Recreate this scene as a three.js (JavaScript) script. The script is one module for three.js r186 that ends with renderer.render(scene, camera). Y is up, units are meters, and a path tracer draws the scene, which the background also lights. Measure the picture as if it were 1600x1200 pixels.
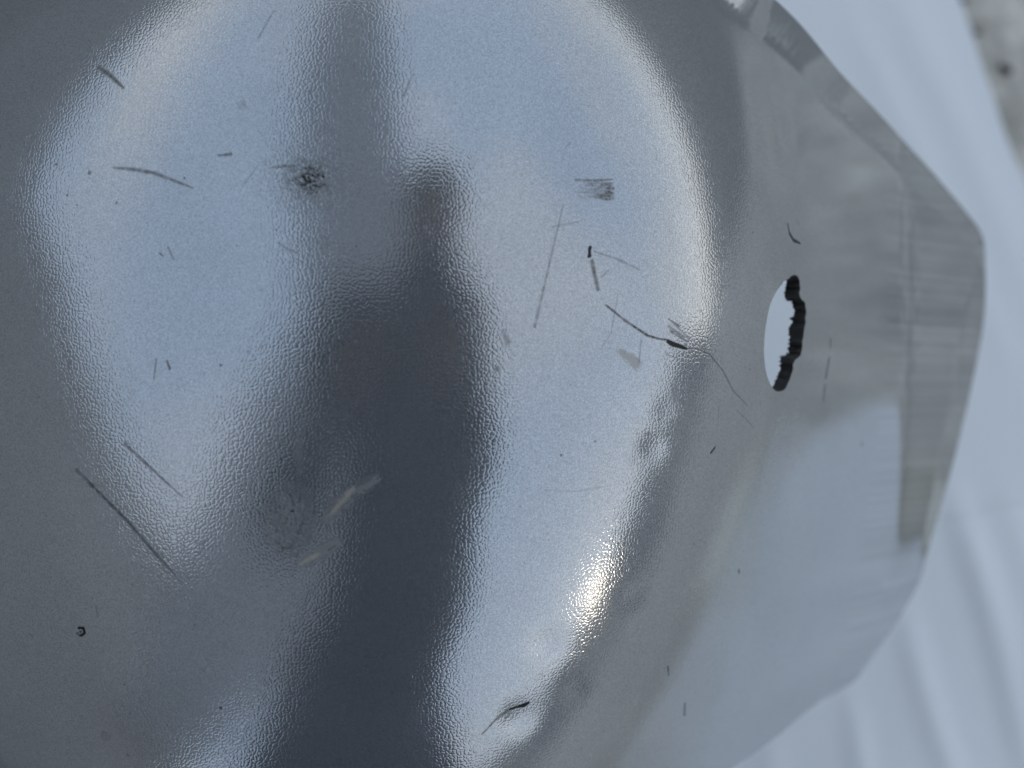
import * as THREE from 'three';
import { MarchingCubes } from 'three/addons/objects/MarchingCubes.js';
import { RoundedBoxGeometry } from 'three/addons/geometries/RoundedBoxGeometry.js';
import { mergeGeometries } from 'three/addons/utils/BufferGeometryUtils.js';

// ---------------------------------------------------------------- camera, sky, sun, exposure
const scene = new THREE.Scene();
const camera = new THREE.PerspectiveCamera(23.54, 4 / 3, 0.01, 500);
camera.position.set(0, 0.85, 0);
camera.up.set(0, 0, -1);
camera.lookAt(0, 0, 0);
camera.focus = 0.425;
camera.userData.fStop = 9;

const renderer = new THREE.WebGLRenderer({ antialias: true });
renderer.toneMapping = THREE.LinearToneMapping;
renderer.toneMappingExposure = 1.3;
renderer.shadowMap.enabled = true;

const R = d => d * Math.PI / 180;
const SUN_EL = 12.5, SUN_AZ = 35;
const sunDir = new THREE.Vector3(Math.cos(R(SUN_EL)) * Math.cos(R(SUN_AZ)), Math.sin(R(SUN_EL)), Math.cos(R(SUN_EL)) * Math.sin(R(SUN_AZ)));

function rng(seed) { let s = seed >>> 0; return () => { s = (s + 0x6D2B79F5) | 0; let t = Math.imul(s ^ (s >>> 15), 1 | s); t = (t + Math.imul(t ^ (t >>> 7), 61 | t)) ^ t; return ((t ^ (t >>> 14)) >>> 0) / 4294967296; }; }
function hash(x, y, s) { let n = Math.imul(x, 374761393) ^ Math.imul(y, 668265263) ^ Math.imul(s, 2147483647 - 1013); n = Math.imul(n ^ (n >>> 13), 1274126177); return ((n ^ (n >>> 16)) >>> 0) / 4294967296; }
function vnoise(x, y, s = 1) {
  const xi = Math.floor(x), yi = Math.floor(y), fx = x - xi, fy = y - yi, u = fx * fx * (3 - 2 * fx), v = fy * fy * (3 - 2 * fy);
  return (hash(xi, yi, s) * (1 - u) + hash(xi + 1, yi, s) * u) * (1 - v) + (hash(xi, yi + 1, s) * (1 - u) + hash(xi + 1, yi + 1, s) * u) * v;
}
function fbm(x, y, s, o = 4) { let a = 0, w = 0.5, t = 0; for (let i = 0; i < o; i++) { a += w * vnoise(x, y, s + i * 17); t += w; x = x * 2.03 + 3.1; y = y * 2.03 + 1.7; w *= 0.5; } return a / t; }
const clamp = (x, a = 0, b = 1) => Math.min(b, Math.max(a, x));
const sstep = (a, b, x) => { const t = clamp((x - a) / (b - a)); return t * t * (3 - 2 * t); };
const lerp = (a, b, t) => a + (b - a) * t;

{ // clear evening sky: blue overhead, white haze low down, thin cloud streaks, warm air round the sun
  const W = 512, H = 256, d = new Float32Array(W * H * 4);
  for (let j = 0; j < H; j++) for (let i = 0; i < W; i++) {
    const az = ((i + 0.5) / W - 0.5) * 2 * Math.PI, el = ((j + 0.5) / H - 0.5) * Math.PI;
    const x = Math.cos(el) * Math.cos(az), y = Math.sin(el), z = Math.cos(el) * Math.sin(az);
    const yy = Math.max(0, y), k = Math.exp(-yy * 6.0), c = [lerp(0.40, 0.74, k), lerp(0.52, 0.79, k), lerp(0.70, 0.83, k)];
    const ca = x * sunDir.x + y * sunDir.y + z * sunDir.z, ang = Math.acos(clamp(ca, -1, 1)) * 180 / Math.PI;
    const g = 0.22 * Math.exp(-((ang / 14) ** 2)) + 0.16 * Math.exp(-((ang / 40) ** 2));
    const low = 0.65 * Math.exp(-((Math.abs(Math.atan2(Math.sin(az - R(SUN_AZ)), Math.cos(az - R(SUN_AZ)))) / R(60)) ** 2)) * Math.exp(-((el / R(8)) ** 2)); // lit haze along the horizon on the sun's side
    c[0] += low * 1.1; c[1] += low; c[2] += low * 0.78;
    c[0] += g; c[1] += g * 0.93; c[2] += g * 0.80;
    const py = yy + 0.25, cl = sstep(0.52, 0.72, fbm(x / py * 1.3 + 7.3, z / py * 1.3 + 2.2, 5, 4)) * 0.4 * sstep(0.02, 0.15, y);
    const streak = 0.75 * Math.exp(-(((x / py + 0.86 + 0.12 * (fbm(z / py * 1.1 + 4, x / py, 8, 3) - 0.5)) / 0.13) ** 2)) * sstep(0.25, 0.6, fbm(x / py * 2 + 1.3, z / py * 0.9 + 6.1, 11, 4)) * sstep(0.02, 0.2, y); // a thin streak of high cloud
    for (let q = 0; q < 3; q++) c[q] = lerp(c[q], [0.84, 0.85, 0.83][q], streak);
    for (let q = 0; q < 3; q++) c[q] = lerp(c[q], [0.76, 0.78, 0.80][q], cl);
    d.set([c[0], c[1], c[2], 1], (j * W + i) * 4);
  }
  const t = new THREE.DataTexture(d, W, H, THREE.RGBAFormat, THREE.FloatType);
  t.mapping = THREE.EquirectangularReflectionMapping; t.magFilter = t.minFilter = THREE.LinearFilter; t.wrapS = THREE.RepeatWrapping; t.needsUpdate = true;
  scene.background = t; scene.environment = t;
}
const sun = new THREE.DirectionalLight(new THREE.Color().setRGB(1, 0.86, 0.68), 0.03);
sun.position.copy(sunDir).multiplyScalar(20); sun.target.position.set(0, 0.3, 0);
sun.castShadow = true; sun.shadow.radius = 1; sun.shadow.mapSize.set(2048, 2048);
Object.assign(sun.shadow.camera, { left: -4, right: 4, top: 4, bottom: -4, near: 0.5, far: 60 });
scene.add(sun, sun.target);

// ---------------------------------------------------------------- helpers
const taken = {};
function numbered(n) { const k = taken[n] = (taken[n] ?? -1) + 1; return k ? n + '_' + String(k).padStart(3, '0') : n; }
function mesh(name, geo, mat, parent) { const m = new THREE.Mesh(geo, mat); m.name = parent && parent !== scene ? name : numbered(name); m.castShadow = m.receiveShadow = true; (parent || scene).add(m); return m; }
function thing(name, label, category, pos = [0, 0, 0], turn = 0) { const g = new THREE.Group(); g.name = numbered(name); g.position.set(...pos); g.rotation.y = turn; g.userData = { label, category }; scene.add(g); return g; }
function std(c, rough, o = {}) { return new THREE.MeshStandardMaterial({ color: new THREE.Color().setRGB(...c), roughness: rough, ...o }); }
function dataTex(W, H, fill, srgb, repeat) {
  const d = new Uint8Array(W * H * 4); const px = [0, 0, 0];
  for (let j = 0; j < H; j++) for (let i = 0; i < W; i++) { fill(i, j, px); const o = (j * W + i) * 4; for (let q = 0; q < 3; q++) d[o + q] = clamp(px[q] * 255 + 0.5, 0, 255) | 0; d[o + 3] = 255; }
  const t = new THREE.DataTexture(d, W, H); t.magFilter = THREE.LinearFilter; t.minFilter = THREE.LinearMipmapLinearFilter; t.generateMipmaps = true;
  if (repeat) t.wrapS = t.wrapT = THREE.RepeatWrapping; if (srgb) t.colorSpace = THREE.SRGBColorSpace; t.needsUpdate = true; return t;
}
function polyDist(P, x, y) { // signed distance to a closed polygon, positive inside; also the nearest segment
  let best = 1e9, ins = false, seg = 0, st = 0;
  for (let i = 0, j = P.length - 1; i < P.length; j = i++) {
    const ax = P[j][0], ay = P[j][1], bx = P[i][0], by = P[i][1], dx = bx - ax, dy = by - ay;
    const t = clamp(((x - ax) * dx + (y - ay) * dy) / (dx * dx + dy * dy)), ex = ax + t * dx - x, ey = ay + t * dy - y, d = ex * ex + ey * ey;
    if (d < best) { best = d; seg = j; st = t; }
    if ((ay > y) !== (by > y) && x < dx * (y - ay) / dy + ax) ins = !ins;
  }
  best = Math.sqrt(best); return { d: ins ? best : -best, seg, t: st };
}
function smoothPoly(P, n, closed = true) { // Catmull-Rom through all columns
  const out = [], N = P.length;
  for (let i = 0; i < (closed ? N : N - 1); i++) {
    const g = k => P[closed ? (i + k + N) % N : clamp(i + k, 0, N - 1)], a = g(-1), b = g(0), c = g(1), e = g(2);
    for (let s = 0; s < n; s++) { const t = s / n; out.push(b.map((_, q) => 0.5 * (2 * b[q] + (c[q] - a[q]) * t + (2 * a[q] - 5 * b[q] + 4 * c[q] - e[q]) * t * t + (3 * b[q] - a[q] - 3 * c[q] + e[q]) * t * t * t))); }
  }
  if (!closed) out.push(P[N - 1]);
  return out;
}
// a sheet over a grid, cut along the zero lines of keep() (kept where positive); returns top mesh data and its cut edges
function cutSheet(xs, zs, hf, keeps, uvf) {
  const pos = [], f = keeps.map(() => []), nx = xs.length, nz = zs.length;
  for (let j = 0; j < nz; j++) for (let i = 0; i < nx; i++) { const x = xs[i], z = zs[j]; pos.push([x, z]); keeps.forEach((k, q) => f[q].push(k(x, z))); }
  let tris = [];
  const V = pos.map((p, i) => ({ x: p[0], z: p[1], f: f.map(a => a[i]), id: i }));
  for (let j = 0; j < nz - 1; j++) for (let i = 0; i < nx - 1; i++) {
    const a = V[j * nx + i], b = V[j * nx + i + 1], c = V[(j + 1) * nx + i], d = V[(j + 1) * nx + i + 1];
    if ([a, b, c, d].every(v => v.f.some(q => q <= 0) && false)) continue;
    tris.push([a, c, b], [b, c, d]);
  }
  const edges = keeps.map(() => []); let nid = V.length; const cutCache = new Map();
  keeps.forEach((k, q) => {
    const out = [];
    const cut = (p, r) => {
      const key = p.id < r.id ? p.id + '_' + r.id : r.id + '_' + p.id; let v = cutCache.get(key);
      if (!v) { const t = p.f[q] / (p.f[q] - r.f[q]); v = { x: lerp(p.x, r.x, t), z: lerp(p.z, r.z, t), f: p.f.map((_, m) => m === q ? 1e-9 : lerp(p.f[m], r.f[m], t)), id: nid++ }; cutCache.set(key, v); }
      return v;
    };
    for (const T of tris) {
      const s = T.map(v => v.f[q] > 0), n = s[0] + s[1] + s[2];
      if (n === 3) { out.push(T); continue; } if (n === 0) continue;
      const o = n === 1 ? s.indexOf(true) : s.indexOf(false), A = T[o], B = T[(o + 1) % 3], C = T[(o + 2) % 3], ab = cut(A, B), ac = cut(A, C);
      if (n === 1) { out.push([A, ab, ac]); edges[q].push([ab, ac]); } else { out.push([ab, B, C], [ab, C, ac]); edges[q].push([ac, ab]); }
    }
    tris = out; cutCache.clear();
  });
  const P = [], N = [], U = [], I = [], map = new Map(), e = 2e-4;
  const vert = v => {
    let i = map.get(v.id); if (i !== undefined) return i; i = P.length / 3; map.set(v.id, i);
    const y = hf(v.x, v.z), gx = (hf(v.x + e, v.z) - hf(v.x - e, v.z)) / (2 * e), gz = (hf(v.x, v.z + e) - hf(v.x, v.z - e)) / (2 * e), l = Math.hypot(gx, 1, gz);
    v.n = [-gx / l, 1 / l, -gz / l]; v.y = y; P.push(v.x, y, v.z); N.push(...v.n); U.push(...uvf(v.x, v.z)); return i;
  };
  for (const T of tris) I.push(vert(T[0]), vert(T[1]), vert(T[2]));
  return { P, N, U, I, edges, verts: V };
}
function geoOf(P, N, U, I) { const g = new THREE.BufferGeometry(); g.setAttribute('position', new THREE.Float32BufferAttribute(P, 3)); if (N) g.setAttribute('normal', new THREE.Float32BufferAttribute(N, 3)); if (U) g.setAttribute('uv', new THREE.Float32BufferAttribute(U, 2)); g.setIndex(I); if (!N) g.computeVertexNormals(); return g; }
function range(a, b, step) { const n = Math.round((b - a) / step), r = []; for (let i = 0; i <= n; i++) r.push(a + (b - a) * i / n); return r; }

// ---------------------------------------------------------------- ground
const concreteMap = dataTex(1024, 1024, (i, j, p) => {
  const x = i / 1024, y = j / 1024, w = (f, s) => { const a = fbm(x * f, y * f, s, 4), bx = fbm((x - 1) * f, y * f, s, 4), by = fbm(x * f, (y - 1) * f, s, 4), bxy = fbm((x - 1) * f, (y - 1) * f, s, 4); const u = sstep(0.8, 1, x), v = sstep(0.8, 1, y); return lerp(lerp(a, bx, u), lerp(by, bxy, u), v); };
  const a = w(9, 3), b = w(60, 9), g = hash(i, j, 4);
  const v = 0.79 + (a - 0.5) * 0.34 + (b - 0.5) * 0.34 + (g - 0.5) * 0.16;
  p[0] = v * 1.0; p[1] = v * 0.965; p[2] = v * 0.90;
}, true, true);
concreteMap.repeat.set(400, 400);
const groundMat = std([0.40, 0.405, 0.415], 0.95, { map: concreteMap });
const ground = mesh('ground', new THREE.PlaneGeometry(200, 200), groundMat);
ground.rotation.x = -Math.PI / 2; ground.position.y = -0.03; ground.userData.kind = 'structure';
{ // concrete pad with its cast edge, standing a little over the asphalt
  const g = new THREE.BoxGeometry(9.7, 0.12, 8.35), p = g.attributes.position, n = g.attributes.normal, uv = g.attributes.uv;
  for (let i = 0; i < p.count; i++) uv.setXY(i, (Math.abs(n.getX(i)) > 0.5 ? p.getZ(i) : p.getX(i)) / 0.6, (Math.abs(n.getY(i)) > 0.5 ? p.getZ(i) : p.getY(i)) / 0.6);
  const t = concreteMap.clone(); t.repeat.set(1, 1); t.needsUpdate = true;
  const pad = mesh('concrete_pad', g, std([0.95, 0.95, 0.95], 0.95, { map: t, bumpMap: t, bumpScale: 0.002 }));
  pad.position.set(4.15, -0.06, 3.825); pad.userData.kind = 'structure';
}
const STROKES = [
  ['d', 0.75, [[-94.4, -72.3, 1.02], [-91.0, -69.9, 1.01], [-87.4, -66.6, 0.43]]],
  ['d', 0.55, [[-89.2, -48.3, 0.43], [-84.7, -47.8, 0.71], [-79.4, -46.8, 0.71], [-74.6, -44.9, 0.56], [-70.1, -43.1, 0.28]]],
  ['d', 0.65, [[-64.8, -50.3, 0.42], [-61.6, -50.6, 0.70]]],
  ['d', 0.30, [[-59.1, -43.2, 0.28], [-55.7, -47.9, 0.21]]],
  ['d', 0.35, [[-53.2, -47.3, 0.28], [-47.3, -47.8, 0.56]]],
  ['d', 0.35, [[-56.8, -77.3, 0.43], [-53.5, -84.2, 0.29]]],
  ['d', 0.35, [[-23.9, -63.3, 0.42], [-21.9, -68.5, 0.21]]],
  ['d', 0.55, [[13.9, -45.4, 0.43], [18.6, -45.5, 0.57], [22.6, -46.0, 0.29]]],
  ['d', 0.38, [[11.3, -39.7, 0.21], [9.6, -32.5, 0.35], [7.3, -22.5, 0.42], [4.9, -12.4, 0.63]]],
  ['d', 0.30, [[8.8, -34.7, 0.21], [14.9, -36.1, 0.21]]],
  ['k', 0.85, [[17.4, -30.7, 0.71], [17.2, -29.5, 0.57], [17.2, -28.2, 0.85]]],
  ['d', 0.60, [[17.7, -27.8, 0.85], [18.4, -24.2, 0.85], [19.2, -20.8, 0.71]]],
  ['p', 0.50, [[17.8, -27.3, 0.43], [19.0, -21.9, 0.43]]],
  ['d', 0.40, [[18.1, -29.6, 0.28], [23.7, -28.0, 0.36], [28.9, -25.7, 0.22]]],
  ['d', 0.35, [[19.8, -23.7, 0.43], [21.7, -25.7, 0.21]]],
  ['d', 1.00, [[20.9, -17.7, 0.36], [25.2, -14.4, 0.43], [30.7, -11.0, 0.43], [33.5, -10.3, 0.32], [35.4, -10.1, 0.32]]],
  ['k', 1.00, [[35.4, -9.9, 0.73], [36.6, -9.2, 1.03], [38.5, -8.7, 0.88], [40.3, -8.1, 0.44]]],
  ['d', 0.85, [[40.3, -8.1, 0.32], [42.4, -8.3, 0.30], [46.0, -7.0, 0.30], [49.8, -3.0, 0.27], [52.5, 1.5, 0.24], [56.8, 5.2, 0.19]]],
  ['d', 0.60, [[35.6, -14.9, 0.29], [38.5, -13.2, 0.44]]],
  ['d', 0.60, [[35.5, -13.4, 0.44], [39.8, -10.6, 0.44]]],
  ['d', 0.60, [[36.0, -12.3, 0.58], [40.4, -9.7, 0.29]]],
  ['d', 0.50, [[36.9, -13.9, 0.29], [41.0, -10.3, 0.30]]],
  ['d', 0.40, [[35.1, -6.9, 0.29], [38.6, -5.6, 0.22]]],
  ['s', 0.34, [[24.7, -7.2, 2.30], [26.7, -5.8, 2.89], [28.4, -4.1, 2.61]]],
  ['d', 0.40, [[29.2, -10.1, 0.29], [28.7, -4.8, 0.29]]],
  ['d', 0.30, [[23.7, -20.1, 0.22], [22.2, -11.5, 0.26], [19.7, -7.7, 0.21]]],
  ['d', 0.28, [[37.7, -1.5, 1.32], [37.4, 1.2, 1.62], [37.5, 4.7, 1.03]]],
  ['d', 0.25, [[-2.1, -11.9, 0.70], [-0.7, -8.7, 1.12]]],
  ['d', 0.22, [[-3.4, -3.9, 1.12], [-3.1, -2.8, 0.98]]],
  ['k', 1.00, [[68.6, -40.1, 0.48], [69.1, -37.6, 0.80], [70.4, -36.0, 0.96], [72.8, -35.5, 0.48]]],
  ['k', 0.60, [[83.9, -12.1, 0.42], [83.8, -9.6, 0.51]]],
  ['k', 0.90, [[83.7, -7.1, 0.76], [82.6, -1.5, 0.76]]],
  ['k', 0.90, [[82.5, 0.0, 0.67], [82.2, 4.7, 0.51]]],
  ['d', 0.75, [[-98.1, 19.1, 0.72], [-93.3, 23.7, 0.86], [-85.9, 30.8, 0.72], [-79.4, 38.3, 0.72], [-75.5, 42.5, 0.29]]],
  ['d', 0.40, [[-75.5, 42.5, 0.29], [-73.5, 45.1, 0.14]]],
  ['d', 0.60, [[-86.4, 13.1, 0.57], [-81.7, 17.3, 0.57], [-76.9, 21.6, 0.28], [-73.0, 25.0, 0.14]]],
  ['k', 0.90, [[-99.4, 55.8, 0.59], [-98.0, 55.7, 0.58], [-97.7, 56.9, 0.59], [-98.9, 57.7, 0.59], [-99.8, 56.9, 0.59]]],
  ['d', 0.50, [[-99.0, 56.5, 0.73], [-98.5, 56.8, 0.73]]],
  ['d', 0.50, [[-48.9, 23.9, 0.70], [-48.1, 26.7, 0.42]]],
  ['d', 0.45, [[-46.3, 23.6, 0.56], [-46.7, 26.0, 0.56]]],
  ['d', 0.50, [[-50.9, 36.2, 0.85], [-48.3, 36.0, 0.56]]],
  ['d', 0.35, [[-44.1, 23.6, 0.56], [-43.8, 26.0, 0.42]]],
  ['s', 0.30, [[-48.9, 24.6, 8.43], [-49.3, 28.1, 11.82], [-49.1, 31.7, 11.84], [-48.7, 35.3, 8.47]]],
  ['f', 0.24, [[-48.9, 24.6, 9.84], [-49.3, 28.1, 12.67], [-49.1, 31.7, 12.69], [-48.7, 35.0, 8.47]]],
  ['s', 0.50, [[-46.7, 39.9, 2.83], [-42.6, 37.0, 4.23], [-38.3, 34.7, 2.26]]],
  ['s', 0.50, [[-41.1, 29.8, 2.25], [-37.9, 26.7, 4.77], [-33.7, 23.1, 4.21], [-29.1, 20.3, 1.68]]],
  ['p', 0.80, [[-47.0, 40.0, 0.42], [-44.5, 38.4, 0.85], [-42.3, 37.3, 0.42]]],
  ['p', 0.60, [[-40.1, 28.8, 0.42], [-37.2, 25.3, 1.26], [-34.6, 22.7, 0.70]]],
  ['d', 0.50, [[-40.6, 36.7, 0.42], [-38.8, 35.5, 0.28]]],
  ['d', 0.70, [[-7.1, 81.0, 0.30], [-3.7, 77.4, 0.44], [-0.7, 75.2, 0.74]]],
  ['k', 0.80, [[-0.7, 75.2, 0.44], [1.2, 74.7, 0.59], [2.8, 74.4, 1.04], [4.0, 73.8, 0.59]]],
  ['d', 0.50, [[-78.5, -5.6, 0.28], [-79.1, -1.1, 0.28]]],
  ['d', 0.60, [[-76.1, -5.2, 0.42], [-75.3, -3.2, 0.42]]],
  ['d', 0.45, [[-77.8, -29.0, 0.35], [-76.7, -28.0, 0.28]]],
  ['d', 0.45, [[-75.8, -30.3, 0.28], [-74.4, -27.3, 0.28]]],
  ['d', 0.30, [[-51.3, -31.0, 0.28], [-48.8, -29.3, 0.28], [-46.5, -28.4, 0.21]]],
  ['d', 0.30, [[-13.9, -27.8, 0.28], [-16.7, -29.9, 0.21]]],
  ['d', 0.22, [[7.1, 23.6, 0.17], [14.4, 24.2, 0.17], [22.5, 23.0, 0.17]]],
  ['k', 0.60, [[38.3, 69.3, 0.47], [38.8, 72.1, 0.32]]],
  ['k', 0.50, [[44.3, 81.7, 0.49], [44.5, 85.6, 0.50]]],
  ['k', 0.60, [[57.3, 46.9, 0.49], [57.6, 48.0, 0.49]]],
  ['k', 0.50, [[47.0, 16.4, 0.45], [48.3, 14.9, 0.46]]],
  ['k', 0.40, [[98.5, 16.3, 0.36], [99.2, 17.4, 0.36]]],
  ['d', 0.40, [[53.6, 6.1, 0.23], [58.4, 10.1, 0.23]]],
  ['d', 0.16, [[-60.5, -61.1, 1.70], [-58.7, -62.2, 1.98]]],
  ['d', 0.12, [[-40.3, -32.0, 1.39], [-40.9, -29.2, 1.39]]],
  ['d', 0.10, [[-44.7, 5.6, 1.40], [-46.9, 14.0, 1.96], [-46.3, 19.6, 1.40]]],
  ['d', 0.40, [[-94.5, 50.1, 0.29], [-94.3, 53.1, 0.29]]],
];
const DOTS = [[-99.9, -42.4, 0.29, 0.60], [-94.6, -47.3, 0.50, 0.35], [-87.9, -40.3, 0.36, 0.40], [-102.9, -49.6, 0.29, 0.50], [-97.4, -40.1, 0.21, 0.40], [-72.2, -45.4, 0.28, 0.60], [-63.8, -4.1, 0.35, 0.50], [-66.2, 73.6, 0.36, 0.70], [-88.8, 68.9, 0.29, 0.50], [-40.8, -32.0, 0.28, 0.50], [11.0, 15.9, 0.29, 0.50], [12.9, 17.9, 0.21, 0.40], [30.2, 23.6, 0.59, 0.30], [31.3, 11.4, 0.59, 0.25], [52.4, -24.9, 0.23, 0.60], [-89.4, 86.4, 0.37, 0.50], [-88.0, 75.9, 0.37, 0.40], [-94.5, 81.9, 1.34, 0.15], [-50.4, 12.6, 0.56, 0.25], [-53.3, 13.3, 0.49, 0.25], [57.2, -3.5, 0.23, 0.40], [-67.9, 26.9, 0.21, 0.40], [-106.9, 2.9, 0.22, 0.40], [-83.5, -18.4, 0.21, 0.30], [18.7, 12.9, 0.36, 0.30], [-91.5, 14.3, 0.21, 0.30], [-22.7, 42.5, 0.21, 0.20], [-33.4, -41.8, 0.21, 0.30], [-7.7, -49.1, 0.21, 0.20], [2.9, 40.2, 0.22, 0.30], ];
const RIM_SEEN = [[61.2, -104.5, 11.0], [68.9, -100.9, 11.0], [78.0, -95.2, 10.5], [89.7, -85.8, 10.0], [104.3, -77.8, 9.0], [120.4, -68.8, 7.5], [136.4, -57.7, 6.0], [146.8, -50.1, 5.0], [149.8, -47.2, 4.5], [150.9, -44.5, 4.5], [151.7, -38.7, 5.0], [151.7, -30.5, 7.0], [150.6, -20.2, 9.0], [148.1, -8.1, 9.0], [145.0, 6.0, 8.0], [141.8, 20.2, 7.0], [138.7, 33.5, 5.0], [135.2, 47.0, 3.5], [133.7, 55.6, 2.5], [132.4, 64.9, 1.5], [126.1, 75.1, 1.0], [118.4, 84.2, 1.0], [111.6, 90.7, 1.0], [106.4, 94.4, 1.0], [92.3, 96.8, 1.0], [78.2, 103.2, 1.0], [68.5, 107.0, 1.0], [57.7, 113.9, 1.0]];
const HOLE_EDGE = [[70.6, -27.2], [67.2, -25.2], [64.3, -22.2], [62.0, -17.1], [61.1, -9.3], [61.9, -3.1], [63.9, 0.6], [66.0, 1.9], [68.9, 0.2], [70.4, -4.2], [71.4, -6.1], [73.3, -7.8], [73.9, -13.0], [74.5, -17.5], [74.0, -20.4], [72.4, -22.0], [72.6, -25.0], [72.0, -27.0]];
const TAR = [-44.1, -44.7], SMEAR = [[13.8, 23.0], [-45.2, -41.2]];
// ---------------------------------------------------------------- panel surface (metres; y = height over the ground)
const RIM_IN = [...RIM_SEEN,
  [48, 150, 1], [40, 200, 1], [20, 280, 1], [-60, 360, 1], [-200, 380, 1], [-380, 260, 1], [-420, 0, 1], [-380, -200, 1], [-240, -330, 1], [-110, -310, 1], [-40, -240, 8], [15, -165, 11], [42, -134, 11]];
const RIM = smoothPoly(RIM_IN.map(p => p.map(c => c / 1000)), 6);
const H0 = 0.45, AR = 0.1136, AL = 0.155, BT = 0.132, BB = 0.185, CC = 0.1136;
const GQ = 4000, GM = 4, gSlope = [], gDrop = [0]; // profile: a round crown running into a straight 61 degree side
for (let i = 0; i <= GQ; i++) { const q = i * GM / GQ, a = q < 0.999 ? q / Math.sqrt(1 - q * q) : 50, w = clamp(0.5 + 0.5 * (1.8 - a) / 0.28); gSlope.push(lerp(1.8, a, w) - 0.28 * w * (1 - w)); if (i) gDrop.push(gDrop[i - 1] + (gSlope[i] + gSlope[i - 1]) / 2 * GM / GQ); }
const drop = q => { const f = Math.min(q / GM * GQ, GQ - 1e-6), i = Math.floor(f), r = f - i; return gDrop[i] + r * GM / GQ * (gSlope[i] + (gSlope[i + 1] - gSlope[i]) * r / 2); };
function panelBase(X, Z) {
  const z = Z + 0.022, zz = Math.max(0, z), x = X + 0.030 + 0.15 * zz * zz / (zz + 0.03);
  const tx = Math.tanh(x / 0.045), tz = Math.tanh(z / 0.05);
  const ia = 0.5 * (1 / AR + 1 / AL) + 0.5 * (1 / AR - 1 / AL) * tx, ib = 0.5 * (1 / BB + 1 / BT) + 0.5 * (1 / BB - 1 / BT) * tz;
  const a = x * ia, b = z * ib, q = Math.sqrt(a * a + b * b + 1e-12);
  const back = Math.max(0, q - 0.98) ** 2, side = sstep(0.15, -0.35, a / q + 0.25 * Math.max(0, -b / q) - 0.35 * Math.max(0, b / q)); // the skirt that carries the panel
  const t = X - 0.117, flare = X > 0 ? 0.225 * (t + Math.sqrt(t * t + 9e-6)) * sstep(0.090, 0.045, Z) * sstep(0, 0.05, X) : 0; // the side wall flares towards its rim
  return H0 - CC * (drop(q) + 1.7 * back * side) + flare;
}
const DINGS = [[0.0324, 0.0147, 0.0036, 0.00034], [0.0076, 0.0594, 0.0040, 0.00036], [0.0285, 0.0500, 0.0034, 0.00030], [0.0010, 0.0775, 0.0042, 0.00060], [0.0352, 0.0060, 0.0030, 0.00016], [0.0150, 0.0720, 0.0032, 0.0003], [-0.118, 0.083, 0.006, 0.0006], [-0.104, 0.097, 0.006, 0.0006]]; // small knocks along the ridge
function panelH(X, Z) {
  let y = panelBase(X, Z);
  if (X > 0.0 && Z < 0.13) {
    const r = polyDist(RIM, X, Z), w = lerp(RIM[r.seg][2], RIM[(r.seg + 1) % RIM.length][2], r.t);
    const t = w - r.d; // turned-out lip along the rim
    if (t > -0.0015) { const k = sstep(-0.0015, 0.0015, t); y += lerp(1.0, 0.15, sstep(-0.053, -0.036, Z)) * k * Math.max(0, t > 0.0015 ? t : (t + 0.0015) * 0.5); }
  }
  // shallow dent running down to the small crack
  const dx = X - (0.067 + (Z + 0.05) * 0.06), dz = (Z + 0.062) / 0.022;
  y -= 0.0017 * Math.exp(-((dx / 0.0055) ** 2)) * Math.exp(-dz * dz);
  for (const [px, pz, w, a] of DINGS) { const ex = X - px, ez = Z - pz, r = (ex * ex + ez * ez) / (w * w); if (r < 9) y -= a * Math.exp(-r); }
  return y;
}
// lengths measured along the surface, for textures
const GX = range(-0.30, 0.20, 0.002), GZ = range(-0.24, 0.28, 0.002), GS = [], GT = [];
{
  const i0 = GX.findIndex(x => x > -0.03), j0 = GZ.findIndex(z => z > -0.022), Hh = GZ.map(z => GX.map(x => panelBase(x, z)));
  for (let j = 0; j < GZ.length; j++) { const r = new Array(GX.length).fill(0); for (let i = i0 + 1; i < GX.length; i++) r[i] = r[i - 1] + Math.hypot(0.002, Hh[j][i] - Hh[j][i - 1]); for (let i = i0 - 1; i >= 0; i--) r[i] = r[i + 1] - Math.hypot(0.002, Hh[j][i] - Hh[j][i + 1]); GS.push(r); }
  for (let j = 0; j < GZ.length; j++) GT.push(new Array(GX.length).fill(0));
  for (let i = 0; i < GX.length; i++) { for (let j = j0 + 1; j < GZ.length; j++) GT[j][i] = GT[j - 1][i] + Math.hypot(0.002, Hh[j][i] - Hh[j - 1][i]); for (let j = j0 - 1; j >= 0; j--) GT[j][i] = GT[j + 1][i] - Math.hypot(0.002, Hh[j][i] - Hh[j + 1][i]); }
}
function onPanel(X, Z) {
  const fx = clamp((X - GX[0]) / 0.002, 0, GX.length - 1.001), fz = clamp((Z - GZ[0]) / 0.002, 0, GZ.length - 1.001), i = Math.floor(fx), j = Math.floor(fz), u = fx - i, v = fz - j;
  const L = A => lerp(lerp(A[j][i], A[j][i + 1], u), lerp(A[j + 1][i], A[j + 1][i + 1], u), v);
  return [L(GS), L(GT)];
}
const TEX = 2048, SPAN = 0.36, S0 = -0.16, T0 = -0.18;
const panelUV = (x, z) => { const [s, t] = onPanel(x, z); return [(s - S0) / SPAN, (t - T0) / SPAN]; };
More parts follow.
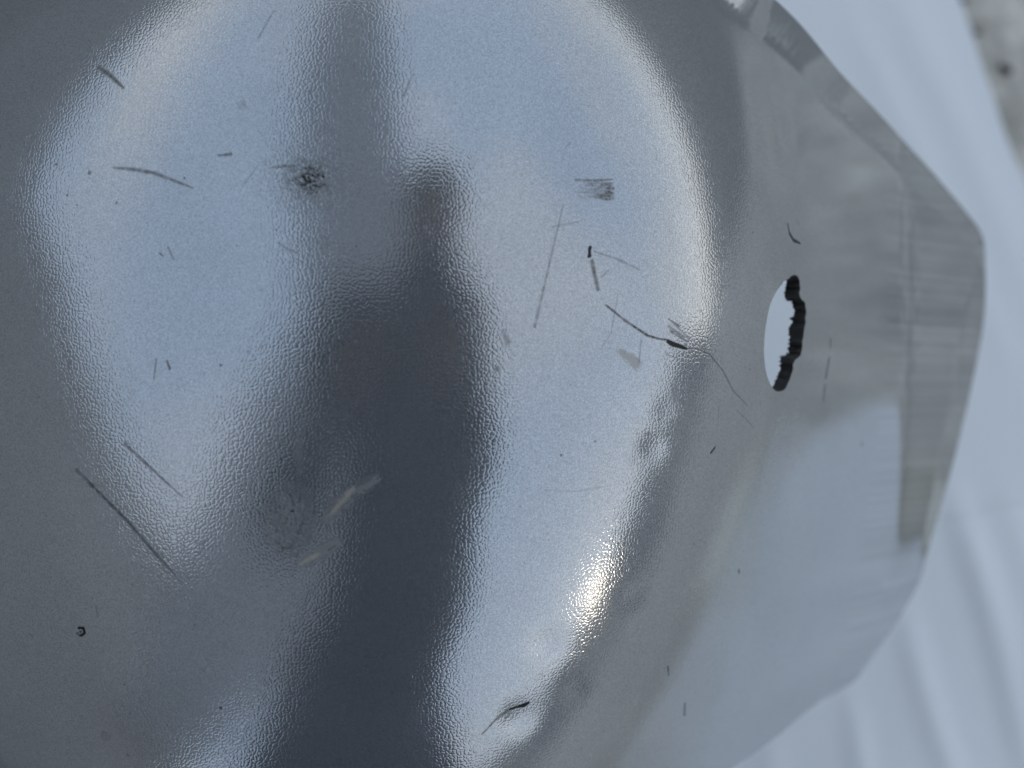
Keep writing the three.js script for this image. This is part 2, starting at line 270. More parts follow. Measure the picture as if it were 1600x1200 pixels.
// wear: scratches, scuffs, cracks and stains, at their places on the panel (mm)
const cvA = document.createElement('canvas'); cvA.width = cvA.height = TEX; const ca = cvA.getContext('2d');
const cvB = document.createElement('canvas'); cvB.width = cvB.height = TEX; const cb = cvB.getContext('2d');
ca.fillStyle = cb.fillStyle = '#000'; ca.fillRect(0, 0, TEX, TEX); cb.fillRect(0, 0, TEX, TEX);
const tx = (x, z) => { const [u, v] = panelUV(x / 1000, z / 1000); return [u * TEX, v * TEX]; };
const MM = TEX / SPAN / 1000;
// canvas A: red = dark dirt, green = pale scuff, blue = film that dulls; canvas B: red = cut depth
ca.lineCap = cb.lineCap = 'round'; ca.globalCompositeOperation = cb.globalCompositeOperation = 'lighter';
const rw = rng(77);
function stroke(ctx, pts, color, alpha, wk) {
  for (let i = 0; i < pts.length - 1; i++) {
    const n = 10, A = pts[i], B = pts[i + 1];
    for (let k = 0; k < n; k++) {
      const t0 = k / n, t1 = (k + 1.0) / n, p = tx(lerp(A[0], B[0], t0), lerp(A[1], B[1], t0)), q = tx(lerp(A[0], B[0], t1), lerp(A[1], B[1], t1));
      ctx.globalAlpha = alpha * (0.45 + 0.9 * rw()); ctx.lineCap = 'butt'; ctx.strokeStyle = color; ctx.lineWidth = Math.max(1, lerp(A[2], B[2], t0) * MM * wk * (0.85 + 0.3 * rw()));
      ctx.beginPath(); ctx.moveTo(p[0], p[1]); ctx.lineTo(q[0] + 0.3, q[1] + 0.3); ctx.stroke();
    }
  }
}
for (const [kind, a, pts] of STROKES) {
  if (kind === 'd') { stroke(ca, pts, '#ff0000', a * 0.42, 0.8); stroke(ca, pts, '#ff0000', a * 0.26, 1.5); if (a > 0.4) stroke(cb, pts, '#ff0000', 0.3 * a, 0.8); }
  if (kind === 'k') { stroke(ca, pts, '#ff0000', Math.min(1, a * 1.5), 1.1); stroke(ca, pts, '#ff0000', a * 0.7, 0.8); stroke(cb, pts, '#ff0000', a, 1); }
  if (kind === 'p') stroke(ca, pts, '#00ff00', a, 1);
  if (kind === 'f') for (let m = 0; m < 1600; m++) { const i = Math.min(pts.length - 2, Math.floor(rw() * (pts.length - 1))), t = rw(), A = pts[i], B = pts[i + 1], w = lerp(A[2], B[2], t) * 0.5, th = rw() * 6.3, r = w * Math.sqrt(rw()) * (0.8 + 0.25 * vnoise(th * 2, i, 140)), p = tx(lerp(A[0], B[0], t) + r * Math.cos(th), lerp(A[1], B[1], t) + r * Math.sin(th)); ca.globalAlpha = a * rw(); ca.fillStyle = '#ff0000'; ca.beginPath(); ca.ellipse(p[0], p[1], (0.08 + 0.3 * rw()) * MM, (0.08 + 0.2 * rw()) * MM, rw() * 3, 0, 7); ca.fill(); }
  if (kind === 's') for (let m = 0; m < 170; m++) { // a rubbed film made of many fine strokes
    const i = Math.min(pts.length - 2, Math.floor(rw() * (pts.length - 1))), t = rw(), A = pts[i], B = pts[i + 1], w = lerp(A[2], B[2], t), o = (rw() + rw() - 1) * w * 0.5;
    const L = Math.hypot(B[0] - A[0], B[1] - A[1]), nx = -(B[1] - A[1]) / L, nz = (B[0] - A[0]) / L, cx = lerp(A[0], B[0], t) + nx * o, cz = lerp(A[1], B[1], t) + nz * o, l = 0.4 + rw() * 1.2;
    stroke(ca, [[cx - nz * l, cz + nx * l, 0.4], [cx + nz * l, cz - nx * l, 0.25]].map(p => p), '#0000ff', a * 0.55, 1);
  }
}
for (const [x, z, r, a] of DOTS) { const p = tx(x, z); ca.globalAlpha = a; ca.fillStyle = '#ff0000'; ca.beginPath(); ca.ellipse(p[0], p[1], r * MM, r * MM * (0.6 + 0.5 * rw()), rw() * 3, 0, 7); ca.fill(); }
{ // speckled tar spot
  const [x0, z0] = TAR, gs = () => rw() + rw() + rw() - 1.5;
  for (let m = 0; m < 2200; m++) { const ex = gs() * 9.5, ez = gs() * 7.8, p = tx(x0 + ex, z0 + ez), k = Math.exp(-(ex * ex + ez * ez) / 12); ca.globalAlpha = 0.04 + 0.32 * k * rw(); ca.fillStyle = '#ff0000'; ca.beginPath(); ca.ellipse(p[0], p[1], (0.12 + 0.3 * rw()) * MM, (0.12 + 0.25 * rw()) * MM, rw() * 3, 0, 7); ca.fill(); }
  const [xs, zs] = SMEAR; // brushed scuff
  for (let m = 0; m < 420; m++) { const u = Math.sqrt(rw()), v = rw(), x = lerp(xs[0], xs[1], u), z = lerp(zs[0], zs[1], v); stroke(ca, [[x, z, 0.5], [x - 2.2 * rw(), z + 0.5 * (rw() - 0.5), 0.3]], '#ff0000', (0.02 + 0.06 * rw()) * (0.3 + u), 1); }
  for (let m = 0; m < 420; m++) { const x = -130 + 240 * rw(), z = -110 + 225 * rw(), l = 0.3 + 2.0 * rw() ** 3, th = rw() * 6.3; stroke(ca, [[x, z, 0.2], [x + l * Math.cos(th), z + l * Math.sin(th), 0.15]], '#ff0000', 0.05 + 0.16 * rw() ** 2, 1); }
  for (let m = 0; m < 520; m++) { const x = -130 + 230 * rw(), z = -110 + 225 * rw(), p = tx(x, z), r = (0.08 + 0.22 * rw() ** 3) * MM; ca.globalAlpha = 0.08 + 0.35 * rw() ** 2; ca.fillStyle = rw() < 0.75 ? '#ff0000' : '#00ff00'; ca.beginPath(); ca.ellipse(p[0], p[1], r, r * (0.5 + 0.5 * rw()), rw() * 3, 0, 7); ca.fill(); } // grit
  for (let m = 0; m < 60; m++) { const x = 60 + 80 * rw(), z = -60 + 150 * rw(), l = 0.5 + 4 * rw() ** 2, th = 1.2 + rw() * 0.9; stroke(ca, [[x, z, 0.2], [x + l * Math.cos(th) * 0.4, z + l * Math.sin(th), 0.15]], '#ff0000', 0.05 + 0.12 * rw() ** 2, 1); }
}
const ad = ca.getImageData(0, 0, TEX, TEX).data, bd = cb.getImageData(0, 0, TEX, TEX).data;
// leather grain: pebbles between winding creases
const grain = new Float32Array(TEX * TEX);
{
  const cell = 0.92 * MM, gw = Math.ceil(TEX / cell) + 3, px = new Float32Array(gw * gw), py = new Float32Array(gw * gw), ph = new Float32Array(gw * gw);
  for (let j = 0; j < gw; j++) for (let i = 0; i < gw; i++) { px[j * gw + i] = (i - 1 + 0.08 + 0.84 * hash(i, j, 31)) * cell; py[j * gw + i] = (j - 1 + 0.08 + 0.84 * hash(i, j, 32)) * cell; ph[j * gw + i] = 0.8 + 0.2 * hash(i, j, 33); }
  for (let y = 0; y < TEX; y++) for (let x = 0; x < TEX; x++) {
    const wx = x + 4.5 * (vnoise(x / 9, y / 9, 41) - 0.5), wy = (y + 4.5 * (vnoise(x / 9, y / 9, 42) - 0.5));
    const ci = Math.floor(wx / cell) + 1, cj = Math.floor(wy / cell) + 1; let d1 = 1e9, d2 = 1e9, hh = 0;
    const aa = 0.45 * (vnoise(x / 300, y / 300, 43) - 0.5); // pebbles lean one way here, another there
    for (let j = Math.max(0, cj - 1); j <= cj + 1 && j < gw; j++) for (let i = Math.max(0, ci - 1); i <= ci + 1 && i < gw; i++) {
      const k = j * gw + i, ex = px[k] - wx, ey = py[k] - wy, dd = ex * ex * (1 + aa) + ey * ey * (1 - aa) + 0.5 * aa * ex * ey;
      if (dd < d1) { d2 = d1; d1 = dd; hh = ph[k]; } else if (dd < d2) d2 = dd;
    }
    const g = sstep(0, 0.28, (Math.sqrt(d2) - Math.sqrt(d1)) / cell);
    grain[y * TEX + x] = g * hh + 0.10 * vnoise(x / 2.2, y / 2.2, 44);
  }
}
const fade = (i, j) => { // the grain was moulded shallower towards the side wall and ends there
  const s = (i + 0.5) / TEX, t = (j + 0.5) / TEX, S = S0 + s * SPAN, e = sstep(0, 0.01, s) * sstep(1, 0.99, s) * sstep(0, 0.01, t) * sstep(1, 0.99, t);
  return e * lerp(1, 0.05, sstep(0.095, 0.155, S + 0.012 * (vnoise(i / 60, j / 60, 50) - 0.5)));
};
const panelBump = dataTex(TEX, TEX, (i, j, p) => { const k = j * TEX + i, f = fade(i, j), wear = ad[k * 4 + 2] / 255; p[0] = p[1] = p[2] = clamp(0.62 + 0.36 * f * (1 - 0.6 * wear) * (grain[k] - 0.55) - 0.6 * bd[k * 4] / 255); });
const panelColor = dataTex(TEX, TEX, (i, j, p) => {
  const k = j * TEX + i, dk = clamp(ad[k * 4] / 255), pl = clamp(ad[k * 4 + 1] / 255), fl = clamp(ad[k * 4 + 2] / 255);
  const b = 1 + 0.05 * (fbm(i / 130, j / 130, 60, 4) - 0.5) + 0.22 * (hash(i, j, 61) - 0.5);
  for (let q = 0; q < 3; q++) { let c = [0.70, 0.705, 0.71][q] * b; c = lerp(c, [0.60, 0.585, 0.56][q], 0.6 * fl); c = lerp(c, [0.76, 0.71, 0.62][q], 0.85 * pl); c = lerp(c, [0.20, 0.19, 0.175][q] * (1 - 0.75 * sstep(0.75, 1, dk)), dk); p[q] = c; }
}, true);
const panelRM = dataTex(TEX / 2, TEX / 2, (i, j, p) => {
  let dk = 0, fl = 0; for (const [a, b] of [[0, 0], [1, 0], [0, 1], [1, 1]]) { const k = ((j * 2 + b) * TEX + i * 2 + a) * 4; dk += ad[k] / 1020; fl += (ad[k + 2] + ad[k + 1]) / 1020; }
  p[0] = 0; p[1] = clamp(lerp(0.125, 0.07, sstep(0.095, 0.150, S0 + (i + 0.5) / (TEX / 2) * SPAN)) + 0.08 * (fbm(i / 40, j / 40, 70, 4) - 0.5) + 0.45 * dk + 0.25 * fl); p[2] = clamp(0.76 - 0.70 * dk - 0.18 * fl);
});
const panelMat = new THREE.MeshPhysicalMaterial({ color: 0xffffff, map: panelColor, roughness: 1, roughnessMap: panelRM, metalness: 1, metalnessMap: panelRM, bumpMap: panelBump, bumpScale: 0.000062 });

// ---------------------------------------------------------------- the panel
const HOLE = smoothPoly(HOLE_EDGE.map(p => p.map(c => c / 1000)), 4)
  .map((p, i) => { const r = p[0] > 0.0668 ? 1 : 0.15; return [p[0] + r * 0.0009 * (hash(i, 1, 90) - 0.5), p[1] + r * 0.0009 * (hash(i, 2, 90) - 0.5)]; });
const panel = thing('cracked_panel', 'scuffed silver leather-grained shell panel with a jagged round hole and cracks', 'panel');
{
  const xs = [...range(-0.44, -0.14, 0.01).slice(0, -1), ...range(-0.14, 0.055, 0.0015).slice(0, -1), ...range(0.055, 0.165, 0.0009)];
  const zs = [...range(-0.34, -0.125, 0.008).slice(0, -1), ...range(-0.125, 0.125, 0.0012).slice(0, -1), ...range(0.125, 0.40, 0.01)];
  const hole = (x, z) => x < 0.05 || x > 0.085 || z < -0.04 || z > 0.015 ? 0.02 : -polyDist(HOLE, x, z).d;
  const s = cutSheet(xs, zs, panelH, [(x, z) => panelBase(x, z) - 0.0045, (x, z) => x < -0.43 ? -0.01 : polyDist(RIM, x, z).d, hole], panelUV);
  const { P, N, U, I } = s, n0 = P.length / 3, T = 0.0030;
  // underside
  for (let i = 0; i < n0; i++) { P.push(P[i * 3] - N[i * 3] * T, P[i * 3 + 1] - N[i * 3 + 1] * T, P[i * 3 + 2] - N[i * 3 + 2] * T); N.push(-N[i * 3], -N[i * 3 + 1], -N[i * 3 + 2]); U.push(0, 0); }
  const m0 = I.length; for (let i = 0; i < m0; i += 3) I.push(n0 + I[i], n0 + I[i + 2], n0 + I[i + 1]);
  // thickness along the outer edge
  const EP = [], EN = [], EU = [], EI = [];
  for (const q of [0, 1]) for (const [a, b] of s.edges[q]) {
    if (!a.n || !b.n) continue; const d = new THREE.Vector3(b.x - a.x, b.y - a.y, b.z - a.z), nn = new THREE.Vector3(...a.n).cross(d).normalize().negate(), k = EP.length / 3;
    for (const v of [a, b]) for (const o of [0, T]) { EP.push(v.x - v.n[0] * o, v.y - v.n[1] * o, v.z - v.n[2] * o); EN.push(nn.x, nn.y, nn.z); EU.push(0, 0); }
    EI.push(k, k + 1, k + 2, k + 2, k + 1, k + 3);
  }
  mesh('shell', geoOf(P, N, U, I), panelMat, panel);
  mesh('cut_rim', geoOf(EP, EN, EU, EI), std([0.30, 0.31, 0.32], 0.75, { side: THREE.DoubleSide }), panel).userData.label = 'matte grey cut rim along the panel edge';
  // the torn edge of the hole: dark filler with burrs, standing back into the opening
  const hp = [], hi = []; const M = HOLE.length * 6, rows = 7;
  for (let i = 0; i <= M; i++) {
    const f = (i % M) / 6, a = HOLE[Math.floor(f)], b = HOLE[(Math.floor(f) + 1) % HOLE.length], t = f % 1, x = lerp(a[0], b[0], t), z = lerp(a[1], b[1], t);
    const e = 3e-4, gx = (panelBase(x + e, z) - panelBase(x - e, z)) / (2 * e), gz = (panelBase(x, z + e) - panelBase(x, z - e)) / (2 * e), l = Math.hypot(gx, 1, gz), n = [-gx / l, 1 / l, -gz / l], y = panelH(x, z);
    const cx = x - 0.068, cz = z + 0.0125, cl = Math.hypot(cx, cz), right = sstep(-0.001, 0.002, cx);
    const burr = vnoise(i / 9, 3, 91), fine = vnoise(i / 3.1, 5, 92), deep = 0.0028 + right * (0.0007 * burr + 0.0007 * vnoise(i / 14, 7, 95) + 0.0005 * sstep(0.7, 0.9, fine));
    for (let r = 0; r < rows; r++) {
      const d = deep * r / (rows - 1) + 0.00005, j = (0.0006 * (vnoise(i / 4, r * 0.9, 93) - 0.35) + (r === rows - 1 ? 0.0002 * fine : 0)) * right * (r ? 1 : 0);
      hp.push(x - n[0] * d - cx / cl * j, y - n[1] * d, z - n[2] * d - cz / cl * j);
      if (i < M && r < rows - 1) { const k = i * rows + r; hi.push(k, k + rows, k + 1, k + 1, k + rows, k + rows + 1); }
    }
  }
  const hg = geoOf(hp, null, null, hi);
  const torn = mesh('torn_edge', hg, std([0.045, 0.042, 0.039], 0.7, { side: THREE.DoubleSide }), panel);
  torn.userData.label = 'rough black torn edge round the hole';
}

// ---------------------------------------------------------------- white sheet under the panel
const CLOTH = smoothPoly([[150, -325], [178, -255], [206, -177], [219, -138], [236, -94], [275, -35], [345, 20], [430, 50], [480, 120], [500, 210], [470, 330], [380, 440], [200, 520], [-200, 540], [-560, 480], [-620, 100], [-600, -240], [-500, -318], [-300, -320], [0, -325]].map(p => p.map(c => c / 1000)), 8);
const FOLDS = [ // ridge lines: x0, z0, x1, z1 (mm), half width, height
  [205, 62, 236, 165, 7, 3.0], [183, 112, 208, 200, 7, 2.6], [155, 150, 168, 230, 6, 2.0], [232, 70, 275, 190, 8, 2.6], [120, 175, 125, 260, 7, 2.0], [262, 40, 330, 170, 9, 2.6], [178, -180, 225, -70, 9, 1.2], [160, -160, 215, -40, 7, 0.9], [300, 60, 400, 190, 11, 3], [225, 100, 300, 300, 10, 3], [330, 100, 380, 300, 12, 3],
];
function clothH(x, z) {
  let y = 0.0022 + 0.0009 * fbm(x * 14 + 5, z * 14 + 3, 101, 3);
  for (const [a, b, c, d, w, hh] of FOLDS) {
    const dx = (c - a) / 1000, dz = (d - b) / 1000, L = Math.hypot(dx, dz), ex = x - a / 1000, ez = z - b / 1000, t = (ex * dx + ez * dz) / (L * L), p = (ex * dz - ez * dx) / L + 0.0015 * Math.sin(t * 3.1 + a);
    y += 0.7 * hh / 1000 * Math.exp(-((p / (w / 1000)) ** 2)) * sstep(-0.35, 0.25, t) * sstep(1.6, 0.9, t);
  }
  const sx = z - (-0.62 * 0) - (0.0615 - (x - 0.2) * 0.22); // pressed crease
  if (x > 0.18 && x < 0.34) y -= 0.0016 * Math.exp(-((sx / 0.0016) ** 2)) * sstep(0.18, 0.2, x) * sstep(0.34, 0.3, x);
  return y;
}
{
  const xs = [...range(-0.64, 0.06, 0.02).slice(0, -1), ...range(0.06, 0.34, 0.0022).slice(0, -1), ...range(0.34, 0.52, 0.008)];
  const zs = [...range(-0.50, -0.20, 0.015).slice(0, -1), ...range(-0.20, 0.22, 0.0022).slice(0, -1), ...range(0.22, 0.56, 0.01)];
  const s = cutSheet(xs, zs, clothH, [(x, z) => polyDist(CLOTH, x, z).d], (x, z) => [x / 0.12, z / 0.12]);
  const { P, N, U, I } = s;
  for (const [a, b] of s.edges[0]) { const k = P.length / 3; for (const v of [a, b]) for (const y of [v.y, 0.0006]) { P.push(v.x, y, v.z); N.push(0.5, 0.6, 0); U.push(v.x / 0.12, v.z / 0.12); } I.push(k, k + 1, k + 2, k + 2, k + 1, k + 3); }
  const fuzz = dataTex(512, 512, (i, j, p) => { p[0] = p[1] = p[2] = 0.35 + 0.3 * vnoise(i / 3, j / 3, 110) + 0.2 * hash(i, j, 111) + 0.15 * vnoise(i / 16, j / 16, 112); }, false, true);
  const sheet = mesh('white_sheet', geoOf(P, N, U, I), std([0.88, 0.88, 0.87], 0.95, { bumpMap: fuzz, bumpScale: 0.0005, side: THREE.DoubleSide }));
  sheet.userData = { label: 'white padded cloth sheet spread on the concrete under the silver panel', category: 'sheet' };
}
// ---------------------------------------------------------------- bits on the concrete
function pebble(x, z, a, b, c, turn, label, col, seed) {
  const g = new THREE.IcosahedronGeometry(1, 2), p = g.attributes.position;
  for (let i = 0; i < p.count; i++) { const v = new THREE.Vector3().fromBufferAttribute(p, i), k = 0.8 + 0.4 * vnoise(v.x * 2 + seed, v.y * 2 + v.z * 2.7, seed); p.setXYZ(i, v.x * a * k, v.y * b * k, v.z * c * k); }
  g.computeVertexNormals(); const m = mesh('pebble', g, std(col, 0.8)); m.position.set(x, b * 0.75, z); m.rotation.y = turn; m.userData = { label, category: 'pebble', group: 'dark bits on the concrete' };
}
pebble(0.2275, -0.1448, 0.0033, 0.002, 0.0019, -0.5, 'largest black chip lying on the concrete beside the sheet', [0.012, 0.016, 0.024], 3);
pebble(0.2145, -0.1620, 0.0016, 0.0012, 0.0013, 0.3, 'small grey-black grit grain between the black chip and sheet edge', [0.05, 0.05, 0.05], 5);
pebble(0.2075, -0.1765, 0.0026, 0.0015, 0.0015, 0.2, 'dark flat chip on concrete right against the sheet edge', [0.03, 0.03, 0.03], 8);
// ---------------------------------------------------------------- what the panel mirrors
const timber = dataTex(256, 512, (i, j, p) => { const v = 0.62 + 0.22 * (fbm(i / 9, j / 90, 120, 4) - 0.5) + 0.1 * (hash(i, j, 121) - 0.5); p[0] = v; p[1] = v; p[2] = v; }, true, true);
{ // walkway canopy overhead: two runs of translucent sheets meeting at a corner, on posts
  const roofMat = std([0.70, 0.70, 0.70], 0.8, { map: timber }), sheetMat = new THREE.MeshPhysicalMaterial({ color: new THREE.Color().setRGB(0.62, 0.64, 0.67), roughness: 1, transmission: 0.27, thickness: 0, side: THREE.DoubleSide });
  const g = thing('walkway_canopy', 'bent walkway canopy of translucent grey sheets on posts mirrored across the panel', 'canopy');
  const run = (x, z, turn, L, w) => {
    const r = new THREE.Group(); r.name = 'canopy_run'; g.add(r); r.position.set(x, 0, z); r.rotation.y = turn;
    for (let k = 0; k < 5; k++) mesh('roof_sheet', new THREE.PlaneGeometry(w / 5 - 0.004, L).rotateX(-Math.PI / 2), sheetMat, r).position.set((k - 2) * w / 5, 2.2, -L / 2);
    for (const t of [0.08, 0.5, 0.95]) mesh('cross_beam', new RoundedBoxGeometry(w, 0.09, 0.05, 1, 0.005), roofMat, r).position.set(0, 2.26, -L * t);
    for (const s of [-1, 1]) mesh('post', new RoundedBoxGeometry(0.08, 2.215, 0.08, 1, 0.005), roofMat, r).position.set(s * (w / 2 - 0.05), 1.08, -L * 0.95);
  };
  run(-0.20, 0.25, 0.10, 4.4, 0.66); run(-0.22, 0.30, R(145), 5.2, 0.92);
}
{ // low garage beyond the sheet, towards the sun
  const g = thing('garage', 'long low grey garage with a flat roof mirrored along the panel ridge', 'garage', [9.5 * Math.cos(R(38)), -0.03, 9.5 * Math.sin(R(38))], -R(38));
  mesh('wall', new RoundedBoxGeometry(3, 2.05, 12, 1, 0.01), std([0.30, 0.30, 0.31], 0.9), g).position.set(1.5, 1.025, 0);
  mesh('roof', new RoundedBoxGeometry(3.3, 0.14, 12.3, 1, 0.02), std([0.16, 0.16, 0.17], 0.8), g).position.set(1.5, 2.12, 0);
  for (const z of [-3.6, 0, 3.6]) mesh('door', new RoundedBoxGeometry(0.06, 1.7, 2.3, 1, 0.01), std([0.5, 0.48, 0.44], 0.6), g).position.set(-0.03, 0.86, z);
}
{ // garden wall and the gable end of a small house on the other side
  const w = thing('garden_wall', 'grey rendered garden wall with coping mirrored at the grained side of the panel', 'wall', [-2.6, -0.03, 0]);
  mesh('wall_body', new RoundedBoxGeometry(0.2, 1.62, 5.0, 1, 0.01), std([0.36, 0.36, 0.36], 0.9), w).position.set(0, 0.81, -3.15);
  mesh('coping', new RoundedBoxGeometry(0.26, 0.06, 5.02, 1, 0.01), std([0.30, 0.30, 0.30], 0.9), w).position.set(0, 1.65, -3.15);
  const s = thing('small_house', 'small grey house with its gable end mirrored beside the photographer in the panel', 'house', [-2.5, -0.03, 1.9]);
  const gs = new THREE.Shape([[-2.5, 0], [2.5, 0], [2.5, 1.75], [0, 3.6], [-2.5, 1.75]].map(p => new THREE.Vector2(...p)));
  const gg = new THREE.ExtrudeGeometry(gs, { depth: 3.5, bevelEnabled: false }); gg.rotateY(-Math.PI / 2);
  mesh('wall', gg, std([0.40, 0.395, 0.385], 0.9), s);
  for (const k of [-1, 1]) { const r = mesh('roof', new RoundedBoxGeometry(3.6, 0.08, 3.3, 1, 0.02), std([0.15, 0.14, 0.14], 0.85), s); r.position.set(-1.72, 2.70, k * 1.27); r.rotation.x = k * Math.atan2(1.85, 2.5); }
}
{ // the person taking the picture: stands at the near side of the sheet, bends over, camera in both hands
  const g = thing('person', 'person in dark navy jacket and trousers bending over the panel with a camera', 'person');
  const V = (x, y, z) => [x, y, z];
  const B = []; // bones: a, b, ra, rb, region
  const bone = (a, b, ra, rb, c) => B.push([a, b, ra, rb, c]);
  const hipL = V(-0.11, 0.93, 0.60), hipR = V(0.09, 0.93, 0.60), kneeL = V(-0.13, 0.50, 0.56), kneeR = V(0.11, 0.50, 0.56), ankL = V(-0.14, 0.09, 0.66), ankR = V(0.12, 0.09, 0.66), toeL = V(-0.15, 0.035, 0.52), toeR = V(0.13, 0.035, 0.52);
  const belly = V(0.0, 1.06, 0.45), chest = V(0.02, 1.17, 0.16), shL = V(-0.15, 1.19, 0.04), shR = V(0.20, 1.18, 0.04), neck = V(0.06, 1.20, -0.08), head = V(0.10, 1.17, -0.24);
  const elL = V(-0.22, 0.98, 0.26), elR = V(0.24, 0.98, 0.24), wrL = V(-0.13, 0.915, 0.08), wrR = V(0.13, 0.915, 0.08);
  const pelvis = V(-0.01, 0.97, 0.60);
  bone(hipL, kneeL, 0.098, 0.078, 1); bone(hipR, kneeR, 0.098, 0.078, 1); bone(kneeL, ankL, 0.078, 0.06, 1); bone(kneeR, ankR, 0.078, 0.06, 1);
  bone(V(-0.10, 0.95, 0.58), V(-0.13, 0.40, 0.55), 0.13, 0.12, 0); bone(V(0.06, 0.95, 0.58), V(0.05, 0.42, 0.55), 0.13, 0.12, 0); bone(V(0.14, 1.08, 0.25), V(0.17, 0.94, 0.46), 0.11, 0.11, 0);
  bone(V(ankL[0], 0.05, ankL[2]), toeL, 0.045, 0.035, 3); bone(V(ankR[0], 0.05, ankR[2]), toeR, 0.045, 0.035, 3);
  bone(hipL, hipR, 0.105, 0.105, 1); bone(pelvis, belly, 0.14, 0.14, 0); bone(belly, chest, 0.14, 0.145, 0); bone(shL, shR, 0.088, 0.088, 0); bone(chest, neck, 0.12, 0.06, 0);
  bone(shL, elL, 0.062, 0.048, 0); bone(shR, elR, 0.062, 0.048, 0); bone(elL, wrL, 0.047, 0.031, 0); bone(elR, wrR, 0.047, 0.031, 0); bone(neck, head, 0.055, 0.06, 2); bone(V(0.11, 1.20, -0.10), V(0.13, 1.17, 0.14), 0.085, 0.15, 0);
  const seg = (p, a, b, ra, rb) => { const dx = b[0] - a[0], dy = b[1] - a[1], dz = b[2] - a[2], t = clamp(((p[0] - a[0]) * dx + (p[1] - a[1]) * dy + (p[2] - a[2]) * dz) / (dx * dx + dy * dy + dz * dz)); return Math.hypot(p[0] - a[0] - t * dx, p[1] - a[1] - t * dy, p[2] - a[2] - t * dz) - lerp(ra, rb, t); };
  const smin = (a, b, k) => { const h = clamp(0.5 + 0.5 * (b - a) / k); return lerp(b, a, h) - k * h * (1 - h); };
  const skin = [0.22, 0.135, 0.10], coat = [0.030, 0.042, 0.07], pants = [0.022, 0.03, 0.05], shoe = [0.03, 0.03, 0.03], hairC = [0.035, 0.025, 0.02], COL = [coat, pants, skin, shoe];
  const field = (bones, k) => p => { let d = 1e9; for (const [a, b, ra, rb] of bones) d = d > 1e8 ? seg(p, a, b, ra, rb) : smin(d, seg(p, a, b, ra, rb), k); return d; };
  function march(f, c, half, res, colorOf) {
    const mc = new MarchingCubes(res, new THREE.MeshStandardMaterial(), false, false, 120000); mc.isolation = 0;
    for (let z = 0; z < res; z++) for (let y = 0; y < res; y++) for (let x = 0; x < res; x++) { const q = i => (i - res / 2) / (res / 2) * half; mc.field[z * res * res + y * res + x] = -f([c[0] + q(x), c[1] + q(y), c[2] + q(z)]); }
    mc.update(); const n = mc.count, P = new Float32Array(n * 3), C = new Float32Array(n * 3);
    for (let i = 0; i < n; i++) { const p = [0, 1, 2].map(q => c[q] + mc.positionArray[i * 3 + q] * half); P.set(p, i * 3); C.set(colorOf(p), i * 3); }
    const o = new THREE.BufferGeometry(); o.setAttribute('position', new THREE.BufferAttribute(P, 3)); o.setAttribute('normal', new THREE.BufferAttribute(mc.normalArray.slice(0, n * 3), 3)); o.setAttribute('color', new THREE.BufferAttribute(C, 3)); return o;
  }
  const nearest = p => { let b = 1e9, r = 0; for (const q of B) { const d = seg(p, q[0], q[1], q[2], q[3]); if (d < b) { b = d; r = q[4]; } } return COL[r]; };
  const parts = [march(field(B, 0.05), [0, 0.66, 0.30], 0.72, 110, nearest)];
  // head: face turned down to the camera
  const fd = new THREE.Vector3(-0.12, -0.93, 0.30).normalize(), up = new THREE.Vector3(0.05, 0.25, -0.95); up.addScaledVector(fd, -up.dot(fd)).normalize(); const sd = new THREE.Vector3().crossVectors(up, fd);
  const at = (s, u, f) => V(head[0] + sd.x * s + up.x * u + fd.x * f, head[1] + sd.y * s + up.y * u + fd.y * f, head[2] + sd.z * s + up.z * u + fd.z * f);
  const H = [[at(0, 0.035, -0.015), at(0, 0.03, 0.01), 0.088, 0.085], [at(0, -0.055, 0.045), at(0, 0.02, 0.02), 0.048, 0.075], [at(0, -0.005, 0.098), at(0, -0.03, 0.112), 0.009, 0.014], [at(0.08, -0.01, 0), at(0.084, -0.035, 0.004), 0.016, 0.011], [at(-0.08, -0.01, 0), at(-0.084, -0.035, 0.004), 0.016, 0.011], [at(-0.018, -0.062, 0.088), at(0.018, -0.062, 0.088), 0.008, 0.008], [at(0, -0.06, -0.02), neck, 0.052, 0.055]];
  parts.push(march(field(H, 0.018), head, 0.16, 64, () => skin));
  // hands: palm, four fingers and a thumb each, closed on the camera body
  for (const [s, wr] of [[-1, wrL], [1, wrR]]) {
    const cx = s * 0.062, F = [], palm = V(s * 0.078, 0.888, 0.045), k1 = [];
    F.push([wr, palm, 0.026, 0.022]); F.push([V(s * 0.076, 0.884, 0.02), V(s * 0.078, 0.884, 0.058), 0.018, 0.018]);
    for (let k = 0; k < 4; k++) { const z = 0.012 + k * 0.0165, len = [0.85, 1, 0.95, 0.75][k]; const a = V(s * 0.078, 0.892, z), b = V(s * 0.066, 0.914, z + 0.001), c = V(s * (0.066 - 0.026 * len), 0.917, z), e = V(s * (0.066 - 0.042 * len), 0.910, z); F.push([a, b, 0.0095, 0.009], [b, c, 0.009, 0.0085], [c, e, 0.0085, 0.0075]); }
    F.push([V(s * 0.078, 0.878, 0.05), V(s * 0.062, 0.868, 0.062), 0.011, 0.010], [V(s * 0.062, 0.868, 0.062), V(s * 0.046, 0.872, 0.055), 0.010, 0.0085]);
    parts.push(march(field(F, 0.006), V(s * 0.07, 0.90, 0.04), 0.085, 60, () => skin));
  }
  mesh('body', mergeGeometries(parts), new THREE.MeshStandardMaterial({ color: 0xffffff, vertexColors: true, roughness: 0.85 }), g);
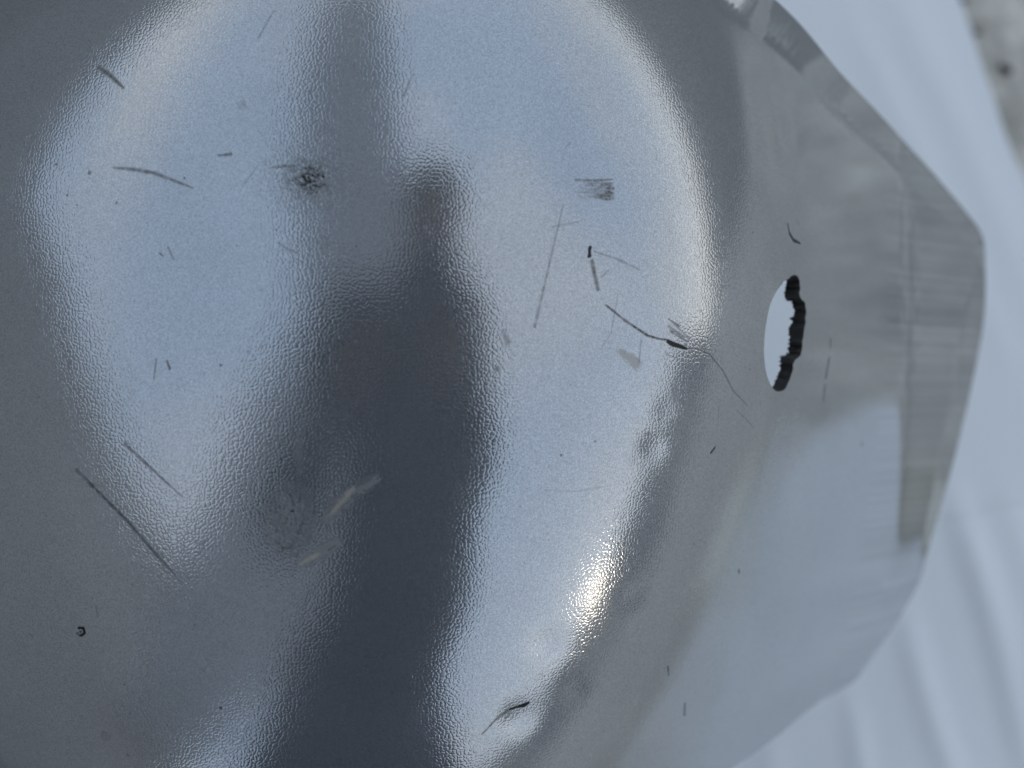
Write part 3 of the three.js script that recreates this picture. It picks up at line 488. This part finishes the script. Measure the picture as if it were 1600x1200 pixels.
  const hair = march(p => { let d = Math.hypot(p[0] - at(0, 0.04, -0.02)[0], p[1] - at(0, 0.04, -0.02)[1], p[2] - at(0, 0.04, -0.02)[2]) - 0.100 - 0.004 * vnoise(p[0] * 90, p[1] * 90 + p[2] * 70, 130); const f = (p[0] - head[0]) * fd.x + (p[1] - head[1]) * fd.y + (p[2] - head[2]) * fd.z, u = (p[0] - head[0]) * up.x + (p[1] - head[1]) * up.y + (p[2] - head[2]) * up.z; return Math.max(d, f - 0.035 - 0.5 * Math.max(0, u - 0.03), -u - 0.045); }, head, 0.17, 56, () => hairC);
  mesh('hair', hair, new THREE.MeshStandardMaterial({ color: 0xffffff, vertexColors: true, roughness: 0.7 }), g);
}
{ // the camera in those hands
  const g = thing('compact_camera', 'small black compact camera held in both hands above the panel', 'camera', [0, 0.862, 0.03]);
  const blk = std([0.03, 0.03, 0.032], 0.45);
  mesh('body', new RoundedBoxGeometry(0.112, 0.030, 0.066, 3, 0.006), blk, g).position.set(0, 0.024, 0.002);
  const ring = new THREE.LatheGeometry([[0.024, 0], [0.024, 0.012], [0.017, 0.012], [0.015, 0.002], [0.017, -0.004], [0.023, -0.004], [0.024, 0]].map(p => new THREE.Vector2(p[0], p[1])), 40);
  mesh('lens_ring', ring, std([0.25, 0.25, 0.26], 0.3, { metalness: 0.8, side: THREE.DoubleSide }), g).position.set(0, -0.002, -0.03);
  const scr = mesh('screen', new RoundedBoxGeometry(0.066, 0.002, 0.046, 1, 0.0008), std([0.05, 0.06, 0.08], 0.15), g); scr.position.set(-0.012, 0.040, 0.002);
  mesh('shutter_button', new THREE.CylinderGeometry(0.005, 0.006, 0.005, 20).rotateX(-Math.PI / 2), blk, g).position.set(0.038, 0.026, -0.033);
}
{ // pale board lying on the concrete along the edge of the sheet
  const g = mesh('pale_board', new RoundedBoxGeometry(0.15, 0.02, 0.30, 2, 0.003), std([0.80, 0.77, 0.64], 0.8));
  g.position.set(0.635, 0.0105, 0.285); g.rotation.y = 1.05;
  g.userData = { label: 'pale cream board lying on the concrete along the sheet edge', category: 'board' };
}
renderer.render(scene, camera);
